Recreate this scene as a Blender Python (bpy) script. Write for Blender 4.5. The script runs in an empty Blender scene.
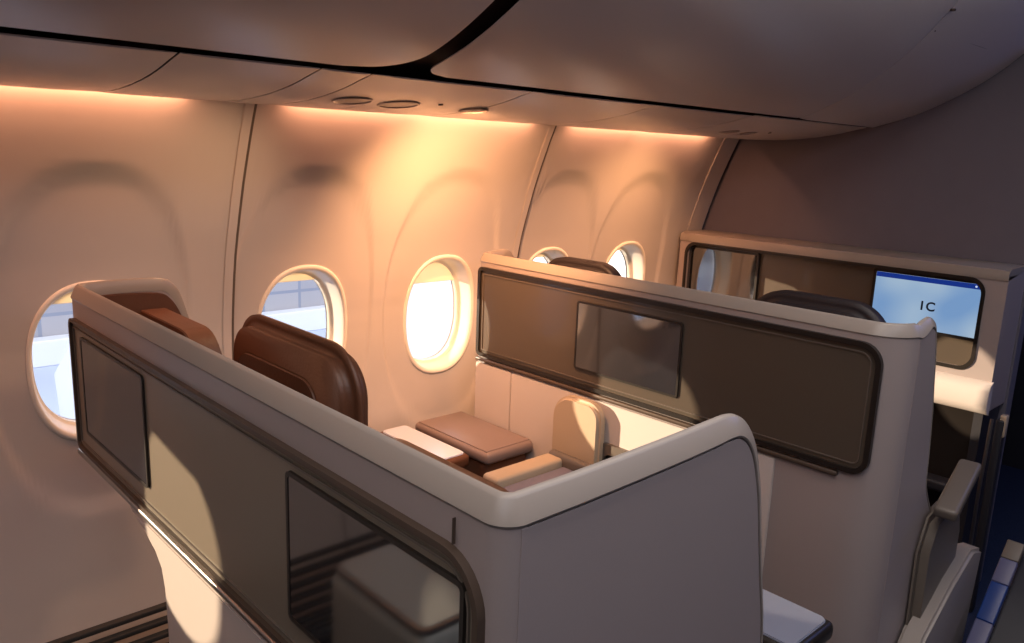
import bpy, bmesh, math, random
from mathutils import Vector, Matrix
random.seed(3)
S = bpy.context.scene
C = S.collection
PI = math.pi

# ------------------------------------------------------------------ materials
def mat(name, col, rough=.5, metal=0., spec=.5, noise=0., nscale=40., bump=0., bscale=300., coat=0., ior=1.45, emit=None, es=0.):
    m = bpy.data.materials.new(name); m.use_nodes = True
    nt = m.node_tree; b = nt.nodes['Principled BSDF']
    b.inputs['Base Color'].default_value = (*col, 1)
    b.inputs['Roughness'].default_value = rough
    b.inputs['Metallic'].default_value = metal
    b.inputs['IOR'].default_value = ior
    b.inputs['Coat Weight'].default_value = coat
    if emit:
        b.inputs['Emission Color'].default_value = (*emit, 1); b.inputs['Emission Strength'].default_value = es
    if noise or bump:
        tc = nt.nodes.new('ShaderNodeTexCoord')
    if noise:
        n = nt.nodes.new('ShaderNodeTexNoise'); n.inputs['Scale'].default_value = nscale; n.inputs['Detail'].default_value = 3
        nt.links.new(tc.outputs['Object'], n.inputs['Vector'])
        r = nt.nodes.new('ShaderNodeMapRange')
        r.inputs['To Min'].default_value = 1 - noise; r.inputs['To Max'].default_value = 1 + noise
        nt.links.new(n.outputs['Fac'], r.inputs['Value'])
        v = nt.nodes.new('ShaderNodeVectorMath'); v.operation = 'SCALE'
        v.inputs[0].default_value = col
        nt.links.new(r.outputs[0], v.inputs['Scale']); nt.links.new(v.outputs[0], b.inputs['Base Color'])
    if bump:
        n = nt.nodes.new('ShaderNodeTexNoise'); n.inputs['Scale'].default_value = bscale
        nt.links.new(tc.outputs['Object'], n.inputs['Vector'])
        bp = nt.nodes.new('ShaderNodeBump'); bp.inputs['Strength'].default_value = bump; bp.inputs['Distance'].default_value = .002
        nt.links.new(n.outputs['Fac'], bp.inputs['Height']); nt.links.new(bp.outputs[0], b.inputs['Normal'])
    return m

M = {}
M['wall'] = mat('sidewall_plastic', (.58,.525,.485), .42, noise=.02, nscale=6)
M['binmat'] = mat('bin_plastic', (.70,.62,.59), .30, noise=.02, nscale=5)
M['psu'] = mat('psu_plastic', (.66,.59,.55), .26)
M['lens'] = mat('reading_light_lens', (.30,.23,.20), .35)
M['dark'] = mat('dark_gap', (.035,.016,.012), .7)
M['shell'] = mat('shell_mauve', (.35,.29,.275), .38, noise=.03, nscale=500)
M['grille'] = mat('grille_black', (.012,.011,.011), .75)
M['grille_slat'] = mat('grille_slat_grey', (.04,.038,.036), .6)
M['rim'] = mat('rim_satin', (.31,.265,.23), .32)
M['cream'] = mat('cream_plastic', (.60,.53,.49), .4)
M['panel'] = mat('taupe_panel', (.20,.165,.125), .33, coat=.15, noise=.04, nscale=300)
M['panel_shaded'] = mat('shaded_taupe_panel', (.085,.066,.05), .3, coat=.2, noise=.04, nscale=300)  # the taupe panel again, darkened in colour for reflecting the dark cabin
M['gasket'] = mat('black_gasket', (.018,.014,.012), .35)
M['surround_brown'] = mat('surround_brown', (.075,.05,.036), .4)
M['chrome'] = mat('satin_metal', (.42,.39,.36), .34, metal=1)
M['glass'] = mat('dark_screen_glass', (.012,.013,.016), .06, ior=2.9)
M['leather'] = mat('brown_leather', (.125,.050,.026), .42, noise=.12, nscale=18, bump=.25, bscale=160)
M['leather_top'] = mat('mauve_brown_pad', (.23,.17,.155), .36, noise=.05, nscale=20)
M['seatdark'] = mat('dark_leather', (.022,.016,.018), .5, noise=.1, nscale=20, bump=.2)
M['tray'] = mat('sky_tinted_tray', (.62,.68,.82), .18, ior=1.8)  # bluish white of the reflected sky put into the base colour
M['traydark'] = mat('slate_tray', (.22,.24,.31), .3)
M['slate'] = mat('slate_blue_pad', (.19,.18,.24), .45, noise=.06, nscale=120)
M['beige'] = mat('beige_plastic', (.50,.385,.27), .42)
M['bulk'] = mat('bulkhead_laminate', (.14,.128,.158), .6, noise=.05, nscale=14)
M['charcoal'] = mat('charcoal', (.022,.021,.026), .5)
M['armtop'] = mat('arm_taupe', (.13,.105,.085), .42)
M['cons'] = mat('console_green_grey', (.42,.43,.41), .28)
M['blue'] = mat('blue_trim', (.008,.035,.17), .3)
M['lilac'] = mat('lilac_trim', (.09,.09,.17), .35)
M['shade'] = mat('window_shade', (.75,.6,.45), .6)
M['shade'].node_tree.nodes['Principled BSDF'].inputs['Transmission Weight'].default_value = 0
M['reveal'] = mat('reveal_plastic', (.86,.80,.70), .35)
M['white'] = mat('white_paint', (.85,.86,.88), .4)

def glass_pane():
    m = bpy.data.materials.new('window_acrylic'); m.use_nodes = True
    nt = m.node_tree; nt.nodes.clear()
    o = nt.nodes.new('ShaderNodeOutputMaterial'); mx = nt.nodes.new('ShaderNodeMixShader')
    t = nt.nodes.new('ShaderNodeBsdfTransparent'); g = nt.nodes.new('ShaderNodeBsdfGlossy')
    t.inputs[0].default_value = (.96,.97,1,1); g.inputs['Roughness'].default_value = .03
    lw = nt.nodes.new('ShaderNodeLayerWeight'); lw.inputs[0].default_value = .15
    nt.links.new(lw.outputs['Fresnel'], mx.inputs[0])
    nt.links.new(t.outputs[0], mx.inputs[1]); nt.links.new(g.outputs[0], mx.inputs[2]); nt.links.new(mx.outputs[0], o.inputs[0])
    return m
M['pane'] = glass_pane()
def shade_mat():
    m = bpy.data.materials.new('translucent_shade'); m.use_nodes = True
    nt = m.node_tree; nt.nodes.clear()
    o = nt.nodes.new('ShaderNodeOutputMaterial'); mx = nt.nodes.new('ShaderNodeMixShader')
    t = nt.nodes.new('ShaderNodeBsdfTranslucent'); g = nt.nodes.new('ShaderNodeBsdfDiffuse')
    t.inputs[0].default_value = (.9,.78,.60,1); g.inputs[0].default_value = (.8,.68,.52,1); mx.inputs[0].default_value = .4
    nt.links.new(t.outputs[0], mx.inputs[1]); nt.links.new(g.outputs[0], mx.inputs[2]); nt.links.new(mx.outputs[0], o.inputs[0])
    return m
M['shade'] = shade_mat()
def carpet_mat():
    m = mat('navy_carpet', (.012,.022,.055), .95, bump=.8, bscale=500, noise=.4, nscale=90); return m
M['carpet'] = carpet_mat()
def lit_screen():
    m = bpy.data.materials.new('lit_display'); m.use_nodes = True
    nt = m.node_tree; b = nt.nodes['Principled BSDF']
    b.inputs['Base Color'].default_value = (.01,.01,.01,1); b.inputs['Roughness'].default_value = .15
    tc = nt.nodes.new('ShaderNodeTexCoord'); n = nt.nodes.new('ShaderNodeTexNoise'); n.inputs['Scale'].default_value = 5; n.inputs['Detail'].default_value = 1
    nt.links.new(tc.outputs['Object'], n.inputs[0])
    cr = nt.nodes.new('ShaderNodeValToRGB'); nt.links.new(n.outputs['Fac'], cr.inputs[0])
    cr.color_ramp.elements[0].position = .35; cr.color_ramp.elements[0].color = (.19,.34,.60,1)
    cr.color_ramp.elements[1].position = .65; cr.color_ramp.elements[1].color = (.42,.55,.68,1)
    nt.links.new(cr.outputs[0], b.inputs['Emission Color']); b.inputs['Emission Strength'].default_value = .9
    return m
M['lit'] = lit_screen()
M['bluebar'] = mat('display_blue_bar', (0,0,0), .2, emit=(.008,.03,.22), es=1)
M['ink'] = mat('display_ink', (.01,.015,.03), .3)
M['icon'] = mat('display_icon', (0,0,0), .3, emit=(.6,.7,.9), es=1)

# ------------------------------------------------------------------ helpers
def link(name, bm, m, parent=None, smooth=True, sharp=35):
    me = bpy.data.meshes.new(name)
    bmesh.ops.remove_doubles(bm, verts=bm.verts, dist=1e-6)
    bmesh.ops.recalc_face_normals(bm, faces=bm.faces)
    bm.to_mesh(me); bm.free()
    ms = m if isinstance(m, (list, tuple)) else [m]
    for x in ms: me.materials.append(x)
    if smooth:
        for p in me.polygons: p.use_smooth = True
        me.set_sharp_from_angle(angle=math.radians(sharp))
    o = bpy.data.objects.new(name, me); C.objects.link(o)
    if parent:
        o.parent = parent
        w = Vector((0,0,0)); p = parent
        while p: w += p.location; p = p.parent
        for v in me.vertices: v.co -= w
    return o
def tag(o, label, cat, group=None, kind=None):
    o['label'] = label; o['category'] = cat
    if group: o['group'] = group
    if kind: o['kind'] = kind
    return o
def thing(name, label, cat, loc=(0,0,0), group=None):
    o = bpy.data.objects.new(name, None); C.objects.link(o); o.location = loc; o.empty_display_size = .05
    return tag(o, label, cat, group)
def struct(o, label=None):
    o['kind'] = 'structure'
    if label: o['label'] = label
    return o

def rbox(bm, x0,x1,y0,y1,z0,z1, b=.01, seg=3):
    t = bmesh.new()
    bmesh.ops.create_cube(t, size=1)
    for v in t.verts:
        v.co = Vector((x0+(v.co.x+.5)*(x1-x0), y0+(v.co.y+.5)*(y1-y0), z0+(v.co.z+.5)*(z1-z0)))
    b = min(b, .49*min(x1-x0, y1-y0, z1-z0))
    if b > 0: bmesh.ops.bevel(t, geom=list(t.edges), offset=b, segments=seg, affect='EDGES', profile=.5)
    merge(bm, t); return bm
def merge(bm, t):
    mp = {v: bm.verts.new(v.co) for v in t.verts}
    for f in t.faces:
        try:
            nf = bm.faces.new([mp[v] for v in f.verts]); nf.material_index = f.material_index
        except ValueError: pass
    t.free()
def rrect(u0,u1,v0,v1,r,n=6):
    """r: one radius or four (u1v1, u0v1, u0v0, u1v0)"""
    if not isinstance(r,(list,tuple)): r = [r]*4
    o = []
    for (cx,cy,a0,rr) in ((u1-r[0],v1-r[0],0,r[0]),(u0+r[1],v1-r[1],90,r[1]),(u0+r[2],v0+r[2],180,r[2]),(u1-r[3],v0+r[3],270,r[3])):
        for i in range(n+1):
            a = math.radians(a0+90*i/n); o.append((cx+rr*math.cos(a), cy+rr*math.sin(a)))
    return o
def P3(axis, a, u, v):
    return Vector((a,u,v)) if axis=='x' else Vector((u,a,v)) if axis=='y' else Vector((u,v,a))
def prism(bm, pts, axis, a, b, bev=0., seg=2):
    t = bmesh.new()
    A = [t.verts.new(P3(axis,a,u,v)) for u,v in pts]; B = [t.verts.new(P3(axis,b,u,v)) for u,v in pts]
    n = len(pts)
    t.faces.new(A); t.faces.new(B[::-1])
    for i in range(n): t.faces.new([A[i],A[(i+1)%n],B[(i+1)%n],B[i]])
    bmesh.ops.recalc_face_normals(t, faces=t.faces)
    if bev:
        e = [e for e in t.edges if any(len(f.verts)>4 for f in e.link_faces)]
        bmesh.ops.bevel(t, geom=e, offset=bev, segments=seg, affect='EDGES', clamp_overlap=True)
    merge(bm, t); return bm
def ring(bm, outer, inner, axis, a, b):
    """flat frame between two outlines with equal point counts"""
    n = len(outer); L = []
    for pts, aa in ((outer,a),(inner,a),(inner,b),(outer,b)):
        L.append([bm.verts.new(P3(axis,aa,u,v)) for u,v in pts])
    for k in range(4):
        P,Q = L[k],L[(k+1)%4]
        for i in range(n): bm.faces.new([P[i],P[(i+1)%n],Q[(i+1)%n],Q[i]])
    return bm
def sweep(bm, path, sides, prof, scales=None, closed=False, cap=True):
    """prof points (out, up); sides = outward unit vectors along the path"""
    n = len(path); R = []
    for i,p in enumerate(path):
        p = Vector(p)
        a = Vector(path[i-1]) if (i>0 or closed) else p
        c = Vector(path[(i+1)%n]) if (i<n-1 or closed) else p
        T = (c-a).normalized(); N = Vector(sides[i]).normalized()
        N = (N - T*N.dot(T)).normalized(); U = T.cross(N)
        s = scales[i] if scales else 1
        R.append([bm.verts.new(p + N*(o*s) + U*(u*s)) for o,u in prof])
    m = len(prof)
    for i in range(n if closed else n-1):
        A,B = R[i],R[(i+1)%n]
        for j in range(m): bm.faces.new([A[j],A[(j+1)%m],B[(j+1)%m],B[j]])
    if cap and not closed:
        bm.faces.new(R[0]); bm.faces.new(R[-1][::-1])
    return bm
def tube(bm, path, r, n=8):
    prof = [(r*math.cos(2*PI*i/n), r*math.sin(2*PI*i/n)) for i in range(n)]
    T = Vector(path[-1])-Vector(path[0]); s = T.orthogonal()
    return sweep(bm, path, [s]*len(path), prof)
def cyl(bm, c, axis, r, h, n=24, r2=None):
    r2 = r if r2 is None else r2
    A=[];B=[]
    for i in range(n):
        a = 2*PI*i/n
        A.append(bm.verts.new(Vector(c)+P3(axis,0,r*math.cos(a),r*math.sin(a))))
        B.append(bm.verts.new(Vector(c)+P3(axis,h,r2*math.cos(a),r2*math.sin(a))))
    bm.faces.new(A); bm.faces.new(B[::-1])
    for i in range(n): bm.faces.new([A[i],A[(i+1)%n],B[(i+1)%n],B[i]])
    return bm
def interp(tab, x):
    if x <= tab[0][0]: return tab[0][1]
    for (a,b),(c,d) in zip(tab,tab[1:]):
        if x <= c: return b+(d-b)*(x-a)/(c-a)
    return tab[-1][1]
def smooth_path(pts, k=6):
    """catmull-rom through points"""
    o = []
    n = len(pts)
    P = [Vector(p) for p in pts]
    for i in range(n-1):
        p0 = P[max(i-1,0)]; p1=P[i]; p2=P[i+1]; p3=P[min(i+2,n-1)]
        for j in range(k):
            t=j/k
            o.append(.5*((2*p1)+(p2-p0)*t+(2*p0-5*p1+4*p2-p3)*t*t+(3*p1-p0-3*p2+p3)*t**3))
    o.append(P[-1]); return o
def sstep(a,b,x):
    t=max(0,min(1,(x-a)/(b-a))); return t*t*(3-2*t)

# ------------------------------------------------------------------ sidewall with windows
WY = [(0,1.97),(.3,2.055),(.5,2.085),(.75,2.10),(1.0,2.098),(1.2,2.065),(1.4,2.00),(1.6,1.915),(1.75,1.82),(1.9,1.72)]
WYs = WY
def wally(z):
    # smooth interpolation of the wall section
    h=.06; return (interp(WYs,z-h)+interp(WYs,z)*2+interp(WYs,z+h))/4
WZ = .952; WA=.142; WB=.196
WIN = [-.62,-.075,.565,1.135,1.645,2.145,2.61]
seams = [-1.10,-.35,-.0,.0]
def super_e(a,b,th,p=2.35):
    c,s = math.cos(th),math.sin(th)
    r = (abs(c/a)**p+abs(s/b)**p)**(-1/p)
    return r*c, r*s
def dish(x,z,xc):
    hx = .232
    # rounded egg-shaped recess pressed into the panel
    zz = (z-1.0)/.43
    d = (abs((x-xc)/hx)**2.3+abs(zz)**2.3)**(1/2.3)
    return .008*(1-sstep(.965,1.02,d))
def wall_mesh(bm):
    zlo,zhi = .12,1.72
    NT=120
    bounds=[-1.0]
    for a,b in zip(WIN,WIN[1:]): bounds.append((a+b)/2)
    bounds.append(3.0)
    SE=[-.34,.90,1.955]
    # panel joints replace the midpoints next to them
    bounds=[min(SE,key=lambda s:abs(s-b)) if min(abs(s-b) for s in SE)<.09 else b for b in bounds]
    for i,xc in enumerate(WIN):
        x0,x1 = bounds[i],bounds[i+1]
        NR=30; rows=[]
        for k in range(NR+1):
            t=k/NR
            row=[]
            for j in range(NT):
                th=2*PI*j/NT
                hx,hz=super_e(WA,WB,th)
                # rectangle point in the same direction
                c,s=math.cos(th),math.sin(th)
                tx = ((x1-xc) if c>0 else (xc-x0))/max(abs(c),1e-9)
                tz = ((zhi-WZ) if s>0 else (WZ-zlo))/max(abs(s),1e-9)
                tt=min(tx,tz)
                rx,rz=c*tt,s*tt
                x=xc+hx+(rx-hx)*t; z=WZ+hz+(rz-hz)*t
                g = 0
                for sx in SE:
                    g = max(g, .0)
                row.append(bm.verts.new((x, wally(z)+dish(x,z,xc), z)))
            rows.append(row)
        for k in range(NR):
            for j in range(NT):
                bm.faces.new([rows[k][j],rows[k][(j+1)%NT],rows[k+1][(j+1)%NT],rows[k+1][j]])
    return SE
bm=bmesh.new(); SE=wall_mesh(bm)
wl=link('wall_left',bm,M['wall'],smooth=True,sharp=50)
struct(wl,'cream curved cabin sidewall with oval recesses round the windows')
# lower wall, behind wall, upper lining
bm=bmesh.new()
def wall_strip(bm,z0,z1,x0,x1,n=12,off=0):
    A=[[bm.verts.new((x,wally(z0+(z1-z0)*i/n)+off,z0+(z1-z0)*i/n)) for x in (x0,x1)] for i in range(n+1)]
    for i in range(n): bm.faces.new([A[i][0],A[i][1],A[i+1][1],A[i+1][0]])
wall_strip(bm,0,.121,-1.0,3.14); wall_strip(bm,0,1.72,-2.0,-1.0,40); wall_strip(bm,.12,1.72,3.0,3.14,40,.012)
link('trim_1',bm,M['wall'])['kind']='structure'
# panel joints: narrow raised cover strips
for k,sx in enumerate(SE):
    bm=bmesh.new()
    zs=[.15+1.55*i/50 for i in range(51)]
    sweep(bm,[(sx,wally(z)-.000,z) for z in zs],[(1,0,0)]*51,[(-.012,-.003),(-.006,.004),(0,.0055),(.006,.004),(.012,-.003)])
    struct(link('trim_%d'%(k+2),bm,M['wall']),'vertical joint strip between cream sidewall panels')
    bm=bmesh.new()
    sweep(bm,[(sx+.016,wally(z)-.0005,z) for z in zs],[(1,0,0)]*51,[(-.003,-.002),(-.003,.0015),(.003,.0015),(.003,-.002)])
    struct(link('trim_%d'%(k+12),bm,M['armtop']),'dark strip painted as the shadow beside a sidewall joint')  # solid dark strip stands in for shade along the joint
# corner trim beside bulkhead
bm=bmesh.new(); zs=[.15+1.55*i/40 for i in range(41)]
sweep(bm,[(3.03,wally(z)-.0,z) for z in zs],[(1,0,0)]*41,[(-.045,-.004),(-.04,.008),(0,.012),(.05,.010),(.06,-.004)])
struct(link('trim_6',bm,M['wall']),'vertical trim strip where sidewall meets the dark bulkhead')

# windows
drop=[.02,.03,.035,.03,.075,.02,.02]
for i,xc in enumerate(WIN):
    w=bpy.data.objects.new('window_%d'%(i+1),None); C.objects.link(w); w.location=(xc,wally(WZ),WZ); w['kind']='structure'
    bm=bmesh.new(); NT=96; rows=[]
    yb=wally(WZ)+.072
    D=dish(xc+WA,WZ,xc)
    for (sa,dy,f) in ((1.06,.003,0),(1.05,-.003,0),(1.02,-.006,0),(.985,-.005,0),(.965,.002,0),(.95,.012,.15),(.935,.028,.5),(.92,.042,.8),(.91,.052,1),(.875,.055,1),(.87,.072,1)):
        row=[]
        for j in range(NT):
            hx,hz=super_e(WA*sa,WB*sa,2*PI*j/NT)
            z=WZ+hz; ys=wally(z)+D+dy; yo=yb-.072+D+dy
            row.append(bm.verts.new((xc+hx, ys*(1-f)+yo*f, z)))
        rows.append(row)
    for A,B in zip(rows,rows[1:]):
        for j in range(NT): bm.faces.new([A[j],A[(j+1)%NT],B[(j+1)%NT],B[j]])
    link('window_reveal',bm,M['reveal'],w,sharp=60)
    bm=bmesh.new()
    prism(bm,[(xc+super_e(WA*.88,WB*.88,2*PI*j/64)[0],WZ+super_e(WA*.88,WB*.88,2*PI*j/64)[1]) for j in range(64)],'y',yb+.014,yb+.020)
    link('pane',bm,M['pane'],w)
    # pull-down shade, partly lowered
    zt=WZ+WB*.9; zb=WZ+WB*.90-drop[i]
    bm=bmesh.new(); pts=[]
    for j in range(65):
        hx,hz=super_e(WA*.905,WB*.905,PI*j/64)
        pts.append((xc+hx,max(WZ+hz,zb)))
    pts=[p for k,p in enumerate(pts) if k==0 or (abs(p[0]-pts[k-1][0])+abs(p[1]-pts[k-1][1]))>1e-5]
    prism(bm,pts,'y',yb-.006,yb-.003)
    link('window_shade',bm,M['shade'],w)
# fuselage skin outside, with the window openings cut by frames (blocks stray daylight)
bm=bmesh.new()
def skin(bm,y):
    NT=64
    bounds=[-2.0]+[(a+b)/2 for a,b in zip(WIN,WIN[1:])]+[3.2]
    for i,xc in enumerate(WIN):
        x0,x1=bounds[i],bounds[i+1]; R=[[],[]]
        for j in range(NT):
            th=2*PI*j/NT; hx,hz=super_e(WA*.87,WB*.87,th); c,s=math.cos(th),math.sin(th)
            tt=min(((x1-xc) if c>0 else (xc-x0))/max(abs(c),1e-9),((2.4-WZ) if s>0 else (WZ+.2))/max(abs(s),1e-9))
            R[0].append(bm.verts.new((xc+hx,y,WZ+hz))); R[1].append(bm.verts.new((xc+c*tt,y,WZ+s*tt)))
        for j in range(NT): bm.faces.new([R[0][j],R[0][(j+1)%NT],R[1][(j+1)%NT],R[1][j]])
skin(bm,wally(WZ)+.088)
struct(link('trim_7',bm,M['white']),'outer fuselage skin')

# ------------------------------------------------------------------ dado air grille at the foot of the sidewall
g=thing('air_return_grille','black ribbed air return grille along the foot of the sidewall','grille',(1.0,1.99,0))
bm=bmesh.new()
sweep(bm,[(-.9,2.0,.02),(3.0,2.0,.02)],[(0,-1,0)]*2,[(0,0),(.075,0),(.03,.32),(.0,.34)] )
link('grille_backing',bm,M['grille'],g)
for k in range(8):
    bm=bmesh.new(); z=.05+k*.036; y=2.0-.072+.0446*(z-.02)/.32
    rbox(bm,-.9,3.0,y-.010,y+.012,z,z+.014,.004,2)
    link('grille_slat',bm,M['grille_slat'],g)

# ------------------------------------------------------------------ overhead bins and passenger service panels
PROF=[(1.872,1.640),(1.872,1.600),(1.855,1.589),(1.78,1.586),(1.703,1.588),(1.60,1.596),(1.497,1.611),(1.42,1.628),(1.348,1.645),(1.21,1.687),(1.085,1.745),(.971,1.815),(.859,1.913),(.80,1.99),(.755,2.09),(.73,2.2),(.72,2.35)]
PS=smooth_path([(0,y,z) for y,z in PROF],8)
cum=[0]
for a,b in zip(PS,PS[1:]): cum.append(cum[-1]+(b-a).length)
def pat(s):
    s=max(0,min(cum[-1]-1e-6,s))
    for i in range(len(cum)-1):
        if cum[i+1]>=s:
            t=(s-cum[i])/(cum[i+1]-cum[i]+1e-12); p=PS[i].lerp(PS[i+1],t); d=(PS[i+1]-PS[i]).normalized(); break
    nrm=Vector((0,-d.z,d.y))  # placeholder, fixed below
    n=Vector((0,-d.z,d.y)) # towards the cabin
    return p,n
def s_of_y(Y):
    for i,p in enumerate(PS):
        if i>6 and p.y<=Y: return cum[i]
def prof_patch(bm,s0,s1,xa,xb,off=0,ns=40,nx=24,rad=(0,0,0,0),thick=.02,slant=0):
    """surface patch on the section between s0,s1; xa,xb numbers; rad = corner radii (xa s0),(xb s0),(xb s1),(xa s1)"""
    R=[]
    ss=[]
    for k in range(ns+1):
        u=k/ns; ss.append(s0+(s1-s0)*(.5-.5*math.cos(PI*u)) )
    for s in ss:
        l,r=xa,xb
        if slant:
            r=xb-slant*(1.25-pat(s)[0].y)
        for (idx,se,sg) in ((0,s0,1),(3,s1,-1)):
            rr=rad[idx]; d=(s-se)*sg
            if rr and d<rr: l=max(l,xa+rr-math.sqrt(max(0,rr*rr-(rr-d)**2)))
        for (idx,se,sg) in ((1,s0,1),(2,s1,-1)):
            rr=rad[idx]; d=(s-se)*sg
            if rr and d<rr: r=min(r,r-rr+math.sqrt(max(0,rr*rr-(rr-d)**2)))
        p,n=pat(s)
        R.append([(Vector((l+(r-l)*j/nx,0,0))+p+n*off) for j in range(nx+1)])
    ed=min(.004,thick*.6)
    top=[];bot=[]
    for k,row in enumerate(R):
        p,n=pat(ss[k])
        top.append([bm.verts.new(v+n*(0 if 0<j<nx and 0<k<ns else -ed)) for j,v in enumerate(row)])
        bot.append([bm.verts.new(v-n*thick) for v in row])
    for k in range(ns):
        for j in range(nx):
            bm.faces.new([top[k][j],top[k][j+1],top[k+1][j+1],top[k+1][j]])
            bm.faces.new([bot[k][j],bot[k+1][j],bot[k+1][j+1],bot[k][j+1]])
    for k in range(ns):
        bm.faces.new([top[k][0],top[k+1][0],bot[k+1][0],bot[k][0]]); bm.faces.new([top[k][nx],bot[k][nx],bot[k+1][nx],top[k+1][nx]])
    for j in range(nx):
        bm.faces.new([top[0][j],bot[0][j],bot[0][j+1],top[0][j+1]]); bm.faces.new([top[ns][j],top[ns][j+1],bot[ns][j+1],bot[ns][j]])
sg=s_of_y(1.378); sE=cum[-1]
XB=3.12
# backing
bm=bmesh.new(); prof_patch(bm,.0,sE,-1.8,XB-.003,off=-.030,nx=2,thick=.01)
bk=struct(link('trim_8',bm,M['dark']),'dark gap backing behind the overhead bins')
def bin_(x0,x1,rad,label,slant=0):
    t=thing('overhead_bin',label,'overhead bin',((x0+x1)/2,1.1,1.75))
    bm=bmesh.new(); prof_patch(bm,sg+.020,sE,x0,x1,off=0,ns=60,nx=60,rad=rad,thick=.005,slant=slant)
    link('bin_door',bm,M['binmat'],t,sharp=40)
    return t
bin_(-1.8,.950,(0,.10,0,0),'cream overhead bin door at the top left with a rounded lower corner')
b2=bin_(1.000,2.51,(.045,.0,0,0),'long cream overhead bin door at the top centre',.38)
# fixed end fairing
bm=bmesh.new()
def fairing(bm):
    # starts 3 mm beyond the slanted door edge
    NS=60; T=[];B=[];s0=sg+.012
    for k in range(NS+1):
        ss=s0+(sE-s0)*k/NS; p,n=pat(ss); xl=2.513-.38*(1.25-p.y); xr=XB-.002
        T.append([bm.verts.new(Vector((xl+(xr-xl)*j/12,0,0))+p-n*(.0 if 0<j else .003)) for j in range(13)])
        B.append([bm.verts.new(Vector((xl+(xr-xl)*j/12,0,0))+p-n*.018) for j in range(13)])
    for k in range(NS):
        for j in range(12):
            bm.faces.new([T[k][j],T[k][j+1],T[k+1][j+1],T[k+1][j]]); bm.faces.new([B[k][j],B[k+1][j],B[k+1][j+1],B[k][j+1]])
        bm.faces.new([T[k][0],T[k+1][0],B[k+1][0],B[k][0]])
    for j in range(12): bm.faces.new([T[0][j],B[0][j],B[0][j+1],T[0][j+1]])
fairing(bm)
f=tag(link('bin_end_fairing',bm,M['binmat'],None,sharp=40),'cream curved end fairing of the overhead bins beside the dark bulkhead','bin fairing')
bm=bmesh.new()
s1_=s_of_y(.925); prof_patch(bm,s1_,s1_+.004,2.40,3.10,off=.0005,ns=2,nx=2,thick=.004); link('joint_line',bm,M['dark'],f)
bm=bmesh.new(); p,n=pat(s_of_y(.865)); cyl(bm,(2.365,p.y,p.z),'z',.007,-.005,12); link('latch_screw',bm,M['dark'],f)
# passenger service panels
px=[-1.8,-1.0,-.3,.544,.806,.912,1.355,1.826,2.28,3.00]
sP0=.012
lab=['plain service panel at the far left edge','','', 'smooth service panel left of the short filler','short blank filler panel between two service panels','service panel with two round reading lights and a speaker, left of middle',
 'plain glossy service panel with a soft bulge, right of the reading lights','service panel under the long bin, before the last one','last service panel next to the dark bulkhead']
grp='passenger service panels under the overhead bins'
def p_at(x,s,off=0):
    p,n=pat(s); return Vector((x,p.y,p.z))+n*off
spans=list(zip(px,px[1:]))
names=['long blank service panel at the far left edge of the photo','blank service panel over the leftmost window','plain service panel above the second window from the left','short blank filler panel left of the reading light panel','service panel with round reading lights under the gap between bins','plain glossy service panel right of the reading light panel','service panel under the middle of the long bin door','last service panel, holding a small light, beside the dark bulkhead']
segs=[(-1.8,-.3),(-.3,.53),(.53,.792),(.792,.903),(.903,1.340),(1.340,1.81),(1.81,2.30),(2.30,3.10)]
for (a,b),nm in zip(segs,names):
    t=thing('passenger_service_unit',nm,'ceiling service panel',((a+b)/2,1.65,1.6),grp)
    bm=bmesh.new(); prof_patch(bm,.004,sg-(.012 if b<3 else .004),a+.0022,b-.0022,off=0,ns=36,nx=max(6,int((b-a)*14)),thick=.003)
    link('panel_cover',bm,M['psu'],t,sharp=40)
    if abs(a-.903)<.01 or abs(a-2.30)<.01:
        small = abs(a-2.30)<.01
        lights=[(.985,1.594,.042),(1.108,1.590,.046),(1.335,1.588,.036)] if not small else [(2.50,1.60,.035),(2.62,1.60,.03)]
        for (lx,ly,lr) in lights:
            p,n=pat(s_of_y(ly)); bm=bmesh.new()
            q=n.to_track_quat('Z','Y').to_matrix().to_4x4(); q.translation=Vector((lx,p.y,p.z))+n*.0005
            tmp=bmesh.new(); NR=24
            rows=[]
            for rr,h in ((1.10,0),(1.06,.0015),(1.0,.002),(.97,.0015),(.92,-.0005),(.0001,.0008)):
                rows.append([tmp.verts.new((lr*rr*math.cos(2*PI*i/NR),lr*rr*math.sin(2*PI*i/NR),h)) for i in range(NR)])
            for A,B in zip(rows,rows[1:]):
                for i in range(NR): tmp.faces.new([A[i],A[(i+1)%NR],B[(i+1)%NR],B[i]])
            tmp.faces.new(rows[-1]); tmp.transform(q); merge(bm,tmp)
            link('reading_light',bm,M['lens'],t)
        bm=bmesh.new(); hx=1.20 if not small else 2.70
        p,n=pat(s_of_y(1.555)); tmp=bmesh.new(); cyl(tmp,(0,0,0),'z',.006,.002,12); q=n.to_track_quat('Z','Y').to_matrix().to_4x4(); q.translation=Vector((hx,p.y,p.z)); tmp.transform(q); merge(bm,tmp)
        link('call_button',bm,M['dark'],t)
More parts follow.
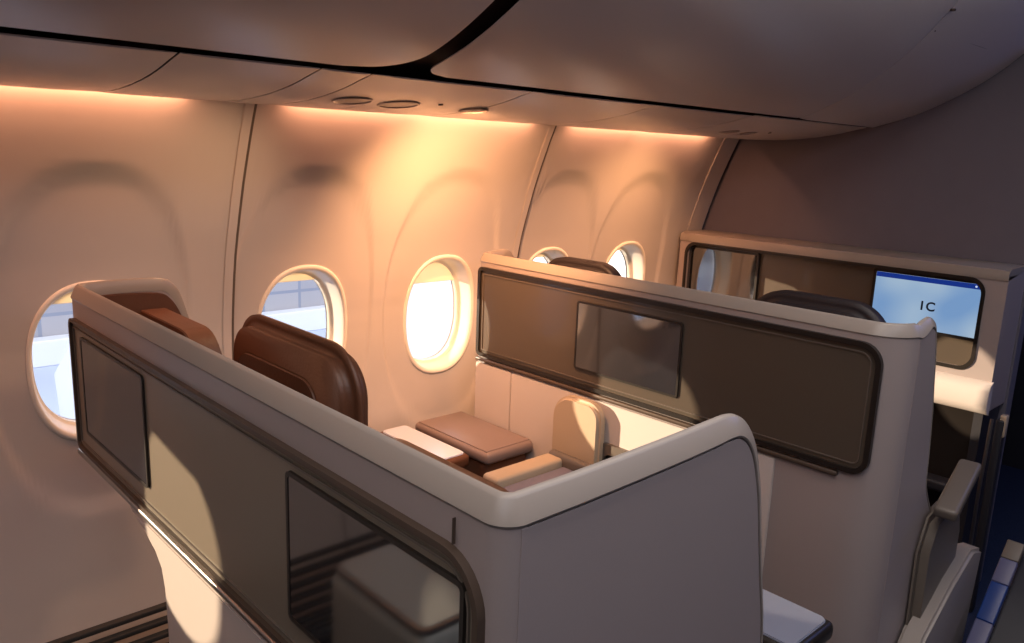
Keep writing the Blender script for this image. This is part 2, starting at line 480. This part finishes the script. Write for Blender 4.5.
# cabin ceiling inboard of the bins
bm=bmesh.new(); rbox(bm,-2.0,4.7,-1.9,.78,2.26,2.32,0)
struct(link('ceiling',bm,M['wall'],smooth=False),'cream cabin ceiling')
bm=bmesh.new(); rbox(bm,-2.0,4.7,-1.9,2.3,-.05,0,0)
struct(link('floor',bm,M['carpet'],smooth=False),'dark navy cabin carpet')
bm=bmesh.new(); rbox(bm,XB,XB+.06,.768,2.25,0,2.35,0)
struct(link('wall_front',bm,M['bulk'],smooth=False),'dark grey purple bulkhead wall behind the front monitors')
bm=bmesh.new(); rbox(bm,-2.0,-1.94,-1.9,2.25,0,2.35,0)
struct(link('wall_back',bm,M['bulk'],smooth=False))
bm=bmesh.new(); rbox(bm,4.6,4.7,-1.9,2.25,0,2.35,0)
struct(link('wall_galley',bm,M['charcoal'],smooth=False))
bm=bmesh.new(); rbox(bm,-2.0,4.7,-1.96,-1.9,0,2.35,0); rbox(bm,XB+.06,4.6,1.9,2.0,0,2.35,0)
struct(link('wall_right',bm,M['wall'],smooth=False))
# roof above bins to stop light leaks
bm=bmesh.new(); rbox(bm,-2.0,4.7,.70,2.4,2.36,2.40,0)
struct(link('trim_9',bm,M['bulk'],smooth=False))

# ------------------------------------------------------------------ seat shells
RIMP=[(-.004,-.031),(.001,-.030),(.0025,-.027),(-.007,-.004),(-.011,-.0005),(-.015,0),(-.018,-.003),(-.0185,-.031)]
def shell_path(X,yR,yL,rc,zc,wing,lwing):
    """outer line: aisle wing front (low) -> corner -> back -> window corner -> window wing. returns points & outward normals."""
    pts=[];nr=[];sc=[]
    for i,(x,z,s) in enumerate(wing[::-1]):
        pts.append((x,yR,z)); nr.append((0,-1,0)); sc.append(s)
    n=8
    for i in range(1,n+1):
        a=PI/2*i/n
        pts.append((X+rc-rc*math.sin(a), yR+rc-rc*math.cos(a), zc)); nr.append((-math.sin(a),-math.cos(a),0)); sc.append(1)
    for k in range(1,8): pts.append((X, yR+rc+(yL-.05-yR-rc)*k/8, zc)); nr.append((-1,0,0)); sc.append(1)
    rl=.035
    for i in range(0,7):
        a=PI/2*i/6
        pts.append((X+rl-rl*math.cos(a), yL-rl+rl*math.sin(a), zc)); nr.append((-math.cos(a),math.sin(a),0)); sc.append(1)
    for (x,z,s) in lwing: pts.append((x,yL,z)); nr.append((0,1,0)); sc.append(s)
    return pts,nr,sc
def ribbon(bm,X,yR,yL,rc,th,ztop,bottom):
    """back wall with rounded corners; bottom(y) gives the lower edge"""
    out=[];n=8
    for i in range(n+1):
        a=PI/2*i/n; out.append((X+rc-rc*math.sin(a), yR+rc-rc*math.cos(a), -math.sin(a),-math.cos(a)))
    ys=sorted(set([yR+rc+(yL-.035-yR-rc)*k/30 for k in range(1,30)]+[y for y,_ in bottom if yR+rc<y<yL-.035]))
    for y in ys: out.append((X,y,-1,0))
    rl=.035
    for i in range(7):
        a=PI/2*i/6; out.append((X+rl-rl*math.cos(a), yL-rl+rl*math.sin(a), -math.cos(a), math.sin(a)))
    R=[]
    for (x,y,nx,ny) in out:
        b=interp(bottom,y)
        ix,iy=x-nx*th,y-ny*th
        R.append([bm.verts.new(v) for v in ((x,y,b),(x,y,ztop),(ix,iy,ztop),(ix,iy,b))])
    for A,B in zip(R,R[1:]):
        for j in range(4): bm.faces.new([A[j],A[(j+1)%4],B[(j+1)%4],B[j]])
    bm.faces.new(R[0]); bm.faces.new(R[-1][::-1])
def outline_from(wing,x0,inset):
    P=[(x0,0)]
    return P
def inset(w):
    o=[]
    for i,(x,z,s) in enumerate(w):
        a=w[max(i-1,0)]; b=w[min(i+1,len(w)-1)]
        dx,dz=b[0]-a[0],b[1]-a[1]; L=math.hypot(dx,dz) or 1
        o.append((x+dz/L*.028*s, z-dx/L*.028*s))
    return o
def dense(w):
    return [tuple(v) for v in smooth_path(w,4)]
def make_shell(X,yR,yL,rc,zc,wing,lwing,bottom,label,dx,panel,rad,screens,lower,trimz,surround='gasket',ins=.012,pmat='panel_shaded'):
    wing=dense(wing); lwing=dense(lwing)
    t=thing('seat_shell',label,'seat shell',(X,(yR+yL)/2,0))
    bm=bmesh.new(); th=.018
    ribbon(bm,X,yR,yL,rc,th,zc-.028,bottom)
    # aisle wing
    up=[(x-.012 if k>len(wing)*0 and False else x,z) for k,(x,z,s) in enumerate(wing)]
    prism(bm,[(X+rc-.01,wing[-1][1])]+[(X+rc-.01,zc-.028)]+inset(wing),'y',yR,yR+th,.004)
    if lwing:
        zb=lwing[-1][1]
        prism(bm,[(X+.03,zb),(X+.03,zc-.028)]+inset(lwing),'y',yL-.018,yL,.004)
    link('shell_body',bm,M['shell'],t,sharp=38)
    pts,nr,sc=shell_path(X,yR,yL,rc,zc,wing,lwing)
    bm=bmesh.new(); sweep(bm,pts,nr,RIMP,sc)
    link('top_rim',bm,M['rim'],t,sharp=45)
    # recessed taupe panel with dark surround
    y0,y1,z0,z1=panel
    o=rrect(y0,y1,z0,z1,rad,8)
    i_=rrect(y0+ins,y1-ins,z0+ins,z1-ins,[max(.002,r-ins) for r in rad],8)
    bm=bmesh.new(); ring(bm,o,i_,'x',X-.010,X+.002)
    link('panel_surround',bm,M[surround],t)
    bm=bmesh.new(); prism(bm,rrect(y0+ins,y1-ins,z0+ins,z1-ins,[max(.002,r-ins) for r in rad],8),'x',X-.003,X+.003)
    pn=link('back_panel',bm,M[pmat],t)
    i2=rrect(y0+ins+.010,y1-ins-.010,z0+ins+.010,z1-ins-.010,[max(.002,r-ins-.01) for r in rad],8)
    i3=rrect(y0+ins+.0125,y1-ins-.0125,z0+ins+.0125,z1-ins-.0125,[max(.002,r-ins-.0125) for r in rad],8)
    bm=bmesh.new(); ring(bm,i2,i3,'x',X-.006,X-.002); link('accent_line',bm,M['armtop'],t)
    # metal strip under the panel
    bm=bmesh.new(); rbox(bm,X-.012,X+.004,yR+rc+.02,y1-.0,trimz-.014,trimz-.002,.004)
    link('metal_trim',bm,M['chrome' if surround!='gasket' else 'surround_brown'],t)
    for (ya,yb,za,zb) in screens:
        bm=bmesh.new()
        ring(bm,rrect(ya-.006,yb+.006,za-.006,zb+.006,.010),rrect(ya,yb,za,zb,.006),'x',X-.0075,X-.002)
        bz=link('screen_bezel',bm,M['gasket'],t)
        bm=bmesh.new(); prism(bm,rrect(ya-.001,yb+.001,za-.001,zb+.001,.006),'x',X-.0065,X-.002)
        link('screen',bm,M['glass'],t)
    return t
# --- nearest shell
X1=.465; zc=1.187
wing1=[(.56,1.187,1),(.65,1.188,1),(.74,1.190,1),(.80,1.192,1),(.845,1.193,.95),(.872,1.186,.85),(.895,1.168,.7),(.913,1.140,.55),(.926,1.105,.45),(.938,1.06,.38),(.950,1.0,.33),(.965,.93,.3),(.980,.87,.3),(.990,.80,.3),(.998,.70,.3),(1.0,.5,.3),(1.0,.0,.3)]
lw1=[(.55,1.189,1),(.60,1.189,1),(.645,1.187,1),(.672,1.180,.9),(.695,1.158,.8),(.708,1.125,.7),(.718,1.09,.6),(.735,1.03,.5),(.752,.98,.45),(.76,.82,.4)]
bot1=[(.49,0),(1.385,0),(1.387,.60),(1.39,.70),(1.40,.74),(1.425,.765),(1.47,.785),(1.53,.80),(1.60,.812),(1.9,.812)]
s1=make_shell(X1,.492,1.90,.028,zc,wing1,lw1,bot1,'nearest seat shell with two dark screens in its taupe back, at bottom left',0,
   (.515,1.875,.822,1.118),[.02,.06,.06,.02],[(.545,.897,.880,1.082),(1.44,1.80,.880,1.082)],None,.822,'surround_brown',.008,'panel')
# fix: aisle end is the low-y end so it gets the big radius
bm=bmesh.new(); prism(bm,[(.55,0.0),(1.375,0.0),(1.375,.62),(1.38,.70),(1.392,.735),(1.42,.757),(1.47,.775),(1.53,.79),(1.56,.797),(.55,.797)],'x',X1-.006,X1+.001,.002)
link('lower_panel',bm,M['cream'],s1)
bm=bmesh.new(); rbox(bm,X1-.0075,X1-.0035,.5585,.5595,1.122,1.150,0); link('joint_line',bm,M['surround_brown'],s1)
# inner dark padding of the shell
def lining(par,X,yR,yL,zt,zb,wx0,wx1):
    bm=bmesh.new(); prism(bm,rrect(yR+.03,yL-.03,zb,zt,.02),'x',X+.019,X+.045,.008,3)
    link('inner_lining',bm,M['leather'],par,sharp=60)
    bm=bmesh.new(); prism(bm,[(wx0,.85),(wx1+.04,.85)]+[(p.x,p.z) for p in smooth_path([(wx1+.03,0,.95),(wx1+.015,0,1.05),(wx1,0,1.10),(wx1-.02,0,1.135),(wx1-.05,0,1.153),(wx0+.03,0,1.158)],4)]+[(wx0,1.158)],'y',yL-.026,yL-.0185,.002)
    link('wing_lining',bm,M['leather'],par,sharp=60)
lining(s1,X1,.492,1.90,1.166,.84,X1+.06,.695)
bm=bmesh.new(); prism(bm,rrect(1.54,1.86,.86,1.120,[.002,.09,.02,.02][::1],8),'x',.60,.655,.014,3)
link('side_cushion',bm,M['leather'],s1,sharp=60)

# --- middle shell
X2=1.70
wing2=[(1.785,1.172,1),(1.80,1.178,1),(1.815,1.182,.92),(1.832,1.184,.8),(1.852,1.177,.65),(1.870,1.162,.55),(1.880,1.135,.45),(1.892,1.09,.35),(1.905,1.03,.3),(1.922,.96,.28),(1.94,.86,.26),(1.955,.77,.26),(1.985,.72,.26),(2.02,.67,.26),(2.04,.58,.26),(2.05,.45,.26),(2.055,.25,.26),(2.055,0,.26)]
lw2=[(1.78,1.180,1),(1.82,1.18,.9),(1.85,1.16,.8),(1.87,1.12,.6),(1.88,1.0,.5),(1.88,.6,.4)]
bot2=[(.5,0),(1.90,0),(1.905,.32),(2.1,.32)]
s2=make_shell(X2,.615,1.985,.085,1.176,wing2,lw2,bot2,'middle seat shell with a screen in the centre of its wide taupe back',0,
   (.655,1.965,.835,1.132),[.02,.05,.04,.02],[(1.165,1.52,.893,1.083)],None,.832)
for ya,yb in ((1.793,1.965),(.872,1.789)):
    bm=bmesh.new(); prism(bm,rrect(ya,min(yb,1.965),(.33 if ya>1.7 else 0),.812,.004),'x',X2-.008,X2+.001,.0015)
    link('lower_panel',bm,M['cream'] if ya>.7 else M['shell'],s2)
lining(s2,X2,.615,1.985,1.15,.5,X2+.06,1.86)
# rounded divider pad at the back of the footwell
bm=bmesh.new(); prism(bm,rrect(1.385,1.57,.45,.812,[.075,.05,.01,.01],8),'x',X2-.045,X2-.008,.012,3)
link('divider_pad',bm,M['beige'],s2,sharp=60)
bm=bmesh.new(); ring(bm,rrect(1.0,1.41,.25,.70,.03),rrect(1.03,1.38,.28,.67,.02),'x',X2-.02,X2-.006); link('footwell_frame',bm,M['armtop'],s2)
bm=bmesh.new(); prism(bm,rrect(1.03,1.38,.28,.67,.02),'x',X2-.010,X2-.0085); link('footwell_shade_plate',bm,M['gasket'],s2)  # flat black plate paints the shade of an open footwell

# --- front monitor console on the bulkhead
X3=2.93
s3=thing('monitor_console','front monitor console against the dark bulkhead, with a lit blue screen','monitor console',(3.0,1.42,0))
Yr,Yl=.775,2.055
bm=bmesh.new()
o=rrect(Yr,Yl,.70,1.185,[.05,.02,.01,.01],8); i_=rrect(.842,2.02,.838,1.145,[.05,.045,.045,.05],8)
ring(bm,o,i_,'x',X3,XB-.004)
link('console_frame',bm,M['shell'],s3)
bm=bmesh.new(); prism(bm,rrect(.84,2.022,.836,1.147,.03),'x',X3+.035,X3+.045); link('back_panel',bm,M['panel_shaded'],s3)
bm=bmesh.new(); ring(bm,rrect(.836,2.026,.832,1.151,.052,8),rrect(.848,2.014,.844,1.139,.045,8),'x',X3-.004,X3+.002); link('panel_surround',bm,M['gasket'],s3)
bm=bmesh.new()
sweep(bm,[(X3,Yr,1.186),(X3,Yl,1.186)],[(-1,0,0)]*2,[(.004,-.035),(.006,-.02),(.0,-.004),(-.02,.004),(-.18,.004),(-.18,-.01)][::-1])
link('top_ledge',bm,M['rim'],s3)
def scr3(ya,yb,za,zb,lit):
    bm=bmesh.new(); ring(bm,rrect(ya-.010,yb+.010,za-.010,zb+.010,.01),rrect(ya,yb,za,zb,.005),'x',X3+.018,X3+.034)
    link('screen_bezel',bm,M['gasket'],s3)
    bm=bmesh.new(); prism(bm,rrect(ya-.001,yb+.001,za-.001,zb+.001,.005),'x',X3+.022,X3+.034)
    return link('screen',bm,M['lit'] if lit else M['glass'],s3)
sl=scr3(.842,1.205,.943,1.127,True); sl['label']='lit pale blue screen'
scr3(1.69,2.04,.935,1.125,False)
bm=bmesh.new(); prism(bm,[(.843,1.109),(1.204,1.109),(1.204,1.126),(.843,1.126)],'x',X3+.0205,X3+.0215); link('header_bar',bm,M['bluebar'],sl)
bm=bmesh.new()
for yy in (.872,.858):
    cyl(bm,(X3+.0200,yy,1.1175),'x',.0035,.0004,10)
link('status_icon',bm,M['icon'],sl)
cu=bpy.data.curves.new('seat_number',type='FONT'); cu.body='1C'; cu.size=.044; cu.align_x='CENTER'; cu.extrude=.0004; cu.space_character=1.1; cu.offset=.0011
tmp=bpy.data.objects.new('tmp_text',cu); C.objects.link(tmp)
bpy.context.view_layer.update()
me=bpy.data.meshes.new_from_object(tmp.evaluated_get(bpy.context.evaluated_depsgraph_get()))
bpy.data.objects.remove(tmp)
tx=bpy.data.objects.new('seat_number',me); C.objects.link(tx)
me.materials.clear(); me.materials.append(M['ink'])
# text faces -x: local x -> -y world, local y -> z
mt=Matrix(((0,0,-1,X3+.0203),(-1,0,0,1.018),(0,1,0,1.012),(0,0,0,1)))
me.transform(mt)
for v in me.vertices: v.co-=Vector(s3.location)
tx.parent=sl
# shelf under the screens
bm=bmesh.new(); sp=[(0,.0),(.022,-.008),(.034,-.03),(.036,-.08),(.026,-.105),(0,-.115)]
sweep(bm,[(X3+.002,Yr-.006,.812),(X3+.002,Yl-.01,.812)],[(-1,0,0)]*2,sp)
link('shelf_ledge',bm,M['cream'],s3,sharp=50)
bm=bmesh.new(); prism(bm,[(X3+.01,0),(XB-.004,0),(XB-.004,.698),(X3+.01,.698)],'y',Yr+.012,Yr+.04,.006); link('side_panel',bm,M['charcoal'],s3)
bm=bmesh.new(); prism(bm,[(X3,0),(XB-.004,0),(XB-.004,.698),(X3,.698)],'y',1.40,1.44,.006); link('side_panel',bm,M['shell'],s3)
bm=bmesh.new(); rbox(bm,X3+.06,XB-.004,Yr+.04,1.40,.02,.70,.01); link('footwell_lining',bm,M['gasket'],s3)
bm=bmesh.new(); rbox(bm,X3-.05,X3+.02,Yr+.045,1.395,.40,.44,.012); link('footwell_lip',bm,M['charcoal'],s3)
# jamb post by the galley opening
t=thing('partition_post','slim dark post with bright metal edge beside the front monitor console','post',(2.92,.735,0))
bm=bmesh.new(); rbox(bm,2.90,2.94,.712,.738,0,.70,.008); link('post_body',bm,M['charcoal'],t)
bm=bmesh.new(); tube(bm,smooth_path([(2.888,.745,.70),(2.886,.746,.60),(2.882,.747,.45),(2.886,.746,.25),(2.888,.745,.03)],5),.006); link('metal_edge',bm,M['chrome'],t)
bm=bmesh.new(); rbox(bm,2.905,2.935,.708,.728,.64,.715,.005); link('post_cap',bm,M['beige'],t)

# ------------------------------------------------------------------ seats
def headrest_mesh(bm,x,y0,y1,z0,z1,th=.09,r=.13):
    prism(bm,rrect(y0,y1,z0,z1,[r,r,.03,.03],12),'x',x,x+th,min(.028,th*.42),4)
def seat(label,x,yc,w,headtop,lab_extra=None,grp=None,material='leather',th=.09):
    t=thing('airline_seat',label,'airline seat',(x+.3,yc,0),grp)
    m=M[material]
    bm=bmesh.new(); headrest_mesh(bm,x,yc-w/2,yc+w/2,.84,headtop,th,.10)
    h=link('headrest',bm,m,t,sharp=180)
    bm=bmesh.new()
    prism(bm,rrect(yc-w/2+.10,yc+w/2-.04,.80,headtop-.075,[.06,.06,.02,.02],10),'x',x-.004,x+.01,.004,3)
    link('headrest_cover',bm,M['leather'] if material=='leather' else m,h,sharp=70)
    bm=bmesh.new()
    prism(bm,[(x+.01,.42),(x+.13,.42),(x+.11,.9),(x+.02,.93)],'y',yc-.24,yc+.24,.03,4); link('backrest',bm,m,t,sharp=70)
    bm=bmesh.new(); prism(bm,[(x+.08,.28),(x+.56,.30),(x+.60,.36),(x+.58,.44),(x+.1,.46)],'y',yc-.24,yc+.24,.03,4); link('seat_cushion',bm,m,t,sharp=70)
    bm=bmesh.new(); rbox(bm,x+.06,x+.5,yc-.20,yc+.20,0.0,.29,.02); link('seat_base',bm,M['charcoal'],t)
    return t
seat('brown leather window seat whose rounded headrest stands above the nearest shell',.70,1.385,.48,1.153,th=.055)
seat('brown leather aisle seat hidden low behind the corner of the nearest shell',.585,.80,.40,1.085)
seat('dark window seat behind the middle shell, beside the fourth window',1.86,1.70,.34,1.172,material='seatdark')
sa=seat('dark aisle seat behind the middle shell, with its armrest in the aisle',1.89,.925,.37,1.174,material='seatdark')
# armrest, side bolster and fairing of the aisle seat
bm=bmesh.new()
def obox(bm,p0,p1,w,h,bev):
    p0,p1=Vector(p0),Vector(p1); d=p1-p0; L=d.length; tb=bmesh.new(); rbox(tb,0,L,-w/2,w/2,-h,0,bev,4)
    X=d.normalized(); Yv=Vector((0,0,1)).cross(X).normalized(); Z=X.cross(Yv)
    m=Matrix(((X.x,Yv.x,Z.x,p0.x),(X.y,Yv.y,Z.y,p0.y),(X.z,Yv.z,Z.z,p0.z),(0,0,0,1)))
    tb.transform(m); merge(bm,tb)
obox(bm,(1.925,.560,.728),(2.15,.585,.790),.052,.030,.010)
link('armrest',bm,M['armtop'],sa,sharp=60)
bm=bmesh.new(); prism(bm,[(1.95,.0),(2.10,.25),(2.17,.45),(2.17,.60),(2.14,.68),(2.09,.70),(1.97,.68),(1.93,.6)],'y',.585,.63,.02,4); link('side_bolster',bm,M['armtop'],sa,sharp=60)
bm=bmesh.new(); prism(bm,[(1.78,0),(1.83,.30),(1.92,.405),(2.07,.49),(2.19,.54),(2.265,.520),(2.255,.44),(2.19,0)],'y',.555,.61,.008,3); link('side_fairing',bm,M['rim'],sa,sharp=60)

# aisle-side slanted rest with blue trim
t=thing('foot_rest','slanted black foot rest edged with a blue and lilac strip, at the lower right corner','foot rest',(2.3,.47,0))
bm=bmesh.new()
prism(bm,[(1.98,.0),(2.12,.26),(2.40,.50),(2.50,.50),(2.50,.42),(2.36,.0)],'y',.30,.50,.012,3); link('rest_body',bm,M['charcoal'],t,sharp=60)
def strip(a,b,m,nm):
    bm=bmesh.new(); A=Vector((2.07,.505,.255)); B=Vector((2.365,.505,.530))
    p=A.lerp(B,a); q=A.lerp(B,b); obox(bm,p,q,.042,.018,.004); return link(nm,bm,m,t,sharp=60)
strip(-.35,.40,M['lilac'],'edge_strip')['label']='dull lilac edge strip'
strip(.40,.68,M['blue'],'edge_strip')['label']='bright blue edge strip'
strip(.68,.86,M['lilac'],'edge_strip')['label']='short lilac edge strip'
strip(.86,1.0,M['armtop'],'end_cap')

# ------------------------------------------------------------------ furniture between the shells
o=thing('ottoman','mauve brown padded ottoman box in the window corner before the middle shell','ottoman',(1.6,1.88,0))
bm=bmesh.new(); rbox(bm,1.505,1.685,1.70,1.88,.0,.38,.02,4); rbox(bm,1.505,1.685,1.69,2.03,.36,.582,.02,4); link('ottoman_base',bm,M['leather'],o,sharp=60)
bm=bmesh.new(); rbox(bm,1.490,1.688,1.665,2.035,.582,.622,.016,4); link('pad_top',bm,M['leather_top'],o,sharp=60)
bm=bmesh.new(); rbox(bm,1.50,1.680,1.68,2.02,.6205,.6245,.002,2); link('top_inlay',bm,M['leather_top'],o,sharp=60)
def tray(label,x0,x1,y0,y1,z,fm='leather',tm='tray'):
    t=thing('tray_table',label,'tray table',((x0+x1)/2,(y0+y1)/2,0),'tray tables before the middle shell')
    bm=bmesh.new(); rbox(bm,x0,x1,y0,y1,z-.045,z-.004,.014,4); link('tray_frame',bm,M[fm],t,sharp=60)
    bm=bmesh.new(); prism(bm,rrect(x0+.010,x1-.010,y0+.012,y1-.012,.018),'z',z-.006,z,.002); link('tray_top',bm,M[tm],t,sharp=60)
    bm=bmesh.new(); rbox(bm,x0+.05,x1-.05,y0+.04,y0+.10,0,z-.044,.01); link('tray_stand',bm,M[fm],t)
    return t
tray('tray table tinted pale like reflected sky, with brown frame beside the padded ottoman, below the window',1.362,1.478,1.725,2.06,.612)
t2=tray('slate blue tray table with a black edge, right of the nearest wing',1.33,1.50,.60,.90,.60,'gasket','traydark')
cc=thing('centre_console','taupe centre console with slate blue recessed top between the two footwells','centre console',(1.55,1.38,0))
bm=bmesh.new(); rbox(bm,1.37,1.642,1.15,1.535,0,.60,.015,3); link('console_body',bm,M['rim'],cc,sharp=60)
bm=bmesh.new(); rbox(bm,1.36,1.618,1.475,1.54,.598,.640,.010,3); link('raised_edge',bm,M['beige'],cc,sharp=60)
bm=bmesh.new(); rbox(bm,1.37,1.615,1.16,1.473,.600,.618,.006,3); link('slate_pad',bm,M['slate'],cc,sharp=60)
bm=bmesh.new(); rbox(bm,1.610,1.642,1.30,1.54,.598,.650,.016,4); link('console_lip',bm,M['armtop'],cc,sharp=60)
# console of the row behind, seen mirrored in the screen
cb=thing('centre_console','grey green console box with a framed lid, mirrored in the nearest dark screen','centre console',(0,1.2,0))
bm=bmesh.new(); rbox(bm,-.13,.13,1.03,1.38,0,.63,.035,5); link('console_body',bm,M['cons'],cb,sharp=60)
bm=bmesh.new(); prism(bm,rrect(-.03,.12,1.05,1.36,.025),'z',.628,.640,.004,3); link('console_lid',bm,M['cons'],cb,sharp=60)
bm=bmesh.new(); ring(bm,rrect(-.04,.125,1.045,1.365,.03),rrect(-.032,.117,1.053,1.357,.022),'z',.627,.638); link('lid_frame',bm,M['chrome'],cb)
bm=bmesh.new(); rbox(bm,-.07,-.05,1.20,1.26,.628,.645,.005); link('latch',bm,M['chrome'],cb)

# ------------------------------------------------------------------ outside: apron, low building, parked van, added sunlit truck
def bandmat():
    m=mat('facade_grey',(.30,.32,.38),.6); nt=m.node_tree; b=nt.nodes['Principled BSDF']
    tc=nt.nodes.new('ShaderNodeTexCoord'); br=nt.nodes.new('ShaderNodeTexBrick'); br.inputs['Scale'].default_value=.55
    mp=nt.nodes.new('ShaderNodeMapping'); mp.inputs['Rotation'].default_value=(PI/2,0,0)
    nt.links.new(tc.outputs['Object'],mp.inputs[0]); nt.links.new(mp.outputs[0],br.inputs[0])
    br.inputs['Color1'].default_value=(.36,.35,.38,1); br.inputs['Color2'].default_value=(.44,.42,.43,1); br.inputs['Mortar'].default_value=(.28,.30,.36,1)
    br.offset=0; nt.links.new(br.outputs['Color'],b.inputs['Base Color']); return m
M['facade']=bandmat(); M['apron']=mat('apron_concrete',(.55,.61,.74),.7,noise=.08,nscale=.6)
bm=bmesh.new(); rbox(bm,-60,80,2.4,90,-3.1,-2.8,0); struct(link('ground',bm,M['apron'],smooth=False),'pale blue grey airport apron outside the windows')
tb=thing('terminal_building','low grey banded building beyond the apron, seen through the windows','building',(20,19,-2.8))
bm=bmesh.new(); rbox(bm,-25,70,17.0,26,-2.8,2.0,.02,1); link('building_wall',bm,M['facade'],tb,smooth=False)
bm=bmesh.new(); rbox(bm,-25,70,16.6,17.0,-2.8,-2.30,.02,1); link('white_plinth',bm,M['white'],tb,smooth=False)
ct=thing('added_glare_truck','added white truck, sunlit to whiten the third window from the left','vehicle',(6.5,5.3,-2.8))  # invented truck; its sunlit rear stands in for the window glare
bm=bmesh.new(); rbox(bm,4.6,9.6,3.5,7.3,-1.6,1.15,.06,3); link('truck_box',bm,M['white'],ct)
bm=bmesh.new(); rbox(bm,4.8,11.2,4.2,6.6,-2.45,-1.6,.05,2); link('chassis',bm,M['charcoal'],ct)
bm=bmesh.new(); prism(bm,[(9.8,-1.65),(11.6,-1.65),(11.6,-.9),(11.1,-.1),(9.8,.0)],'y',4.3,6.5,.06,2); link('cab',bm,M['white'],ct)
for x in (5.8,10.6):
    for y in (4.1,6.4):
        bm=bmesh.new(); cyl(bm,(x,y,-2.38),'y',.42,.3,24); link('wheel',bm,M['gasket'],ct)
vh=thing('service_van','small white service van on the apron, half hidden in the leftmost window','vehicle',(3.3,10,-2.8))
bm=bmesh.new(); prism(bm,[(2.55,-2.45),(5.6,-2.45),(5.6,-1.75),(5.0,-1.6),(4.6,-.95),(2.80,-.95),(2.50,-1.5)],'y',9.6,11.2,.06,2); link('van_body',bm,M['white'],vh)
bm=bmesh.new(); prism(bm,[(3.2,-1.55),(4.85,-1.55),(4.55,-1.08),(3.2,-1.08)],'y',9.585,9.61,0); link('side_window',bm,M['glass'],vh)
for x in (3.1,4.9):
    for y in (9.55,11.0):
        bm=bmesh.new(); cyl(bm,(x,y,-2.45),'y',.34,.22,24); link('wheel',bm,M['gasket'],vh)

# ------------------------------------------------------------------ lights
def area(name,loc,rot,sx,sy,power,col):
    l=bpy.data.lights.new(name,'AREA'); l.shape='RECTANGLE'; l.size=sx; l.size_y=sy; l.energy=power; l.color=col
    o=bpy.data.objects.new(name,l); C.objects.link(o); o.location=loc; o.rotation_euler=rot; return o
sun=bpy.data.lights.new('sun','SUN'); sun.energy=11; sun.color=(1,.77,.50); sun.angle=math.radians(.8)
so=bpy.data.objects.new('sun',sun); C.objects.link(so)
so.rotation_euler=Vector((1,-1.60,-.225)).to_track_quat('-Z','Y').to_euler()
# warm wash lights in the cove above the sidewall
for (a,b) in ((-.9,.74),(1.0,1.86),(2.04,2.86)):
    area('cove_light',((a+b)/2,1.888,1.612),(math.radians(16),0,0),b-a,.012,(b-a)*2.6,(1,.42,.22))
# aisle ceiling lights
area('aisle_light',(.5,-.2,2.24),(0,0,0),3.6,.5,18,(.86,.88,1))
area('aisle_light',(.6,.45,2.24),(0,0,0),3.0,.3,17,(1,.88,.80))
area('galley_mood_light',(3.6,-.4,2.2),(0,math.radians(25),0),.8,.8,10,(.25,.35,1))
# warm spots added at the service panels, imitating the orange flare round windows
def spot(loc,tgt,p,col,size,blend=1,rad=.03):
    l=bpy.data.lights.new('added_glow_lamp','SPOT'); l.energy=p; l.color=col; l.spot_size=math.radians(size); l.spot_blend=blend; l.shadow_soft_size=rad
    o=bpy.data.objects.new('added_glow_lamp',l); C.objects.link(o); o.location=loc
    o.rotation_euler=(Vector(tgt)-Vector(loc)).to_track_quat('-Z','Y').to_euler()
spot((1.335,1.575,1.575),(1.80,2.05,.90),42,(1,.47,.21),125)
spot((1.335,1.585,1.575),(1.60,2.10,.90),10,(1,.50,.22),120)
spot((2.50,1.58,1.575),(2.42,2.08,.90),22,(1,.47,.20),115)
spot((.985,1.575,1.575),(.60,2.05,1.0),9,(1,.58,.32),110)
W=bpy.data.worlds.new('sky'); S.world=W; W.use_nodes=True
bg=W.node_tree.nodes['Background']; bg.inputs[0].default_value=(.88,.91,1,1); bg.inputs[1].default_value=1.9

# ------------------------------------------------------------------ camera
cd=bpy.data.cameras.new('camera'); cam=bpy.data.objects.new('camera',cd); C.objects.link(cam); S.camera=cam
cd.sensor_width=36; cd.lens=800.56/1024*36; cd.clip_start=.02
y,p,r=[math.radians(a) for a in (46.69986,-11.94822,2.20590)]
fw=Vector((math.cos(p)*math.cos(y),math.cos(p)*math.sin(y),math.sin(p)))
rt=fw.cross(Vector((0,0,1))).normalized(); up=rt.cross(fw)
c_,s_=math.cos(r),math.sin(r)
R_=c_*rt+s_*up; U_=-s_*rt+c_*up
cam.matrix_world=Matrix(((R_.x,U_.x,-fw.x,0),(R_.y,U_.y,-fw.y,0),(R_.z,U_.z,-fw.z,1.5),(0,0,0,1)))
S.view_settings.view_transform='Standard'; S.view_settings.look='None'; S.view_settings.gamma=1; S.view_settings.exposure=0
S.view_settings.use_curve_mapping=False
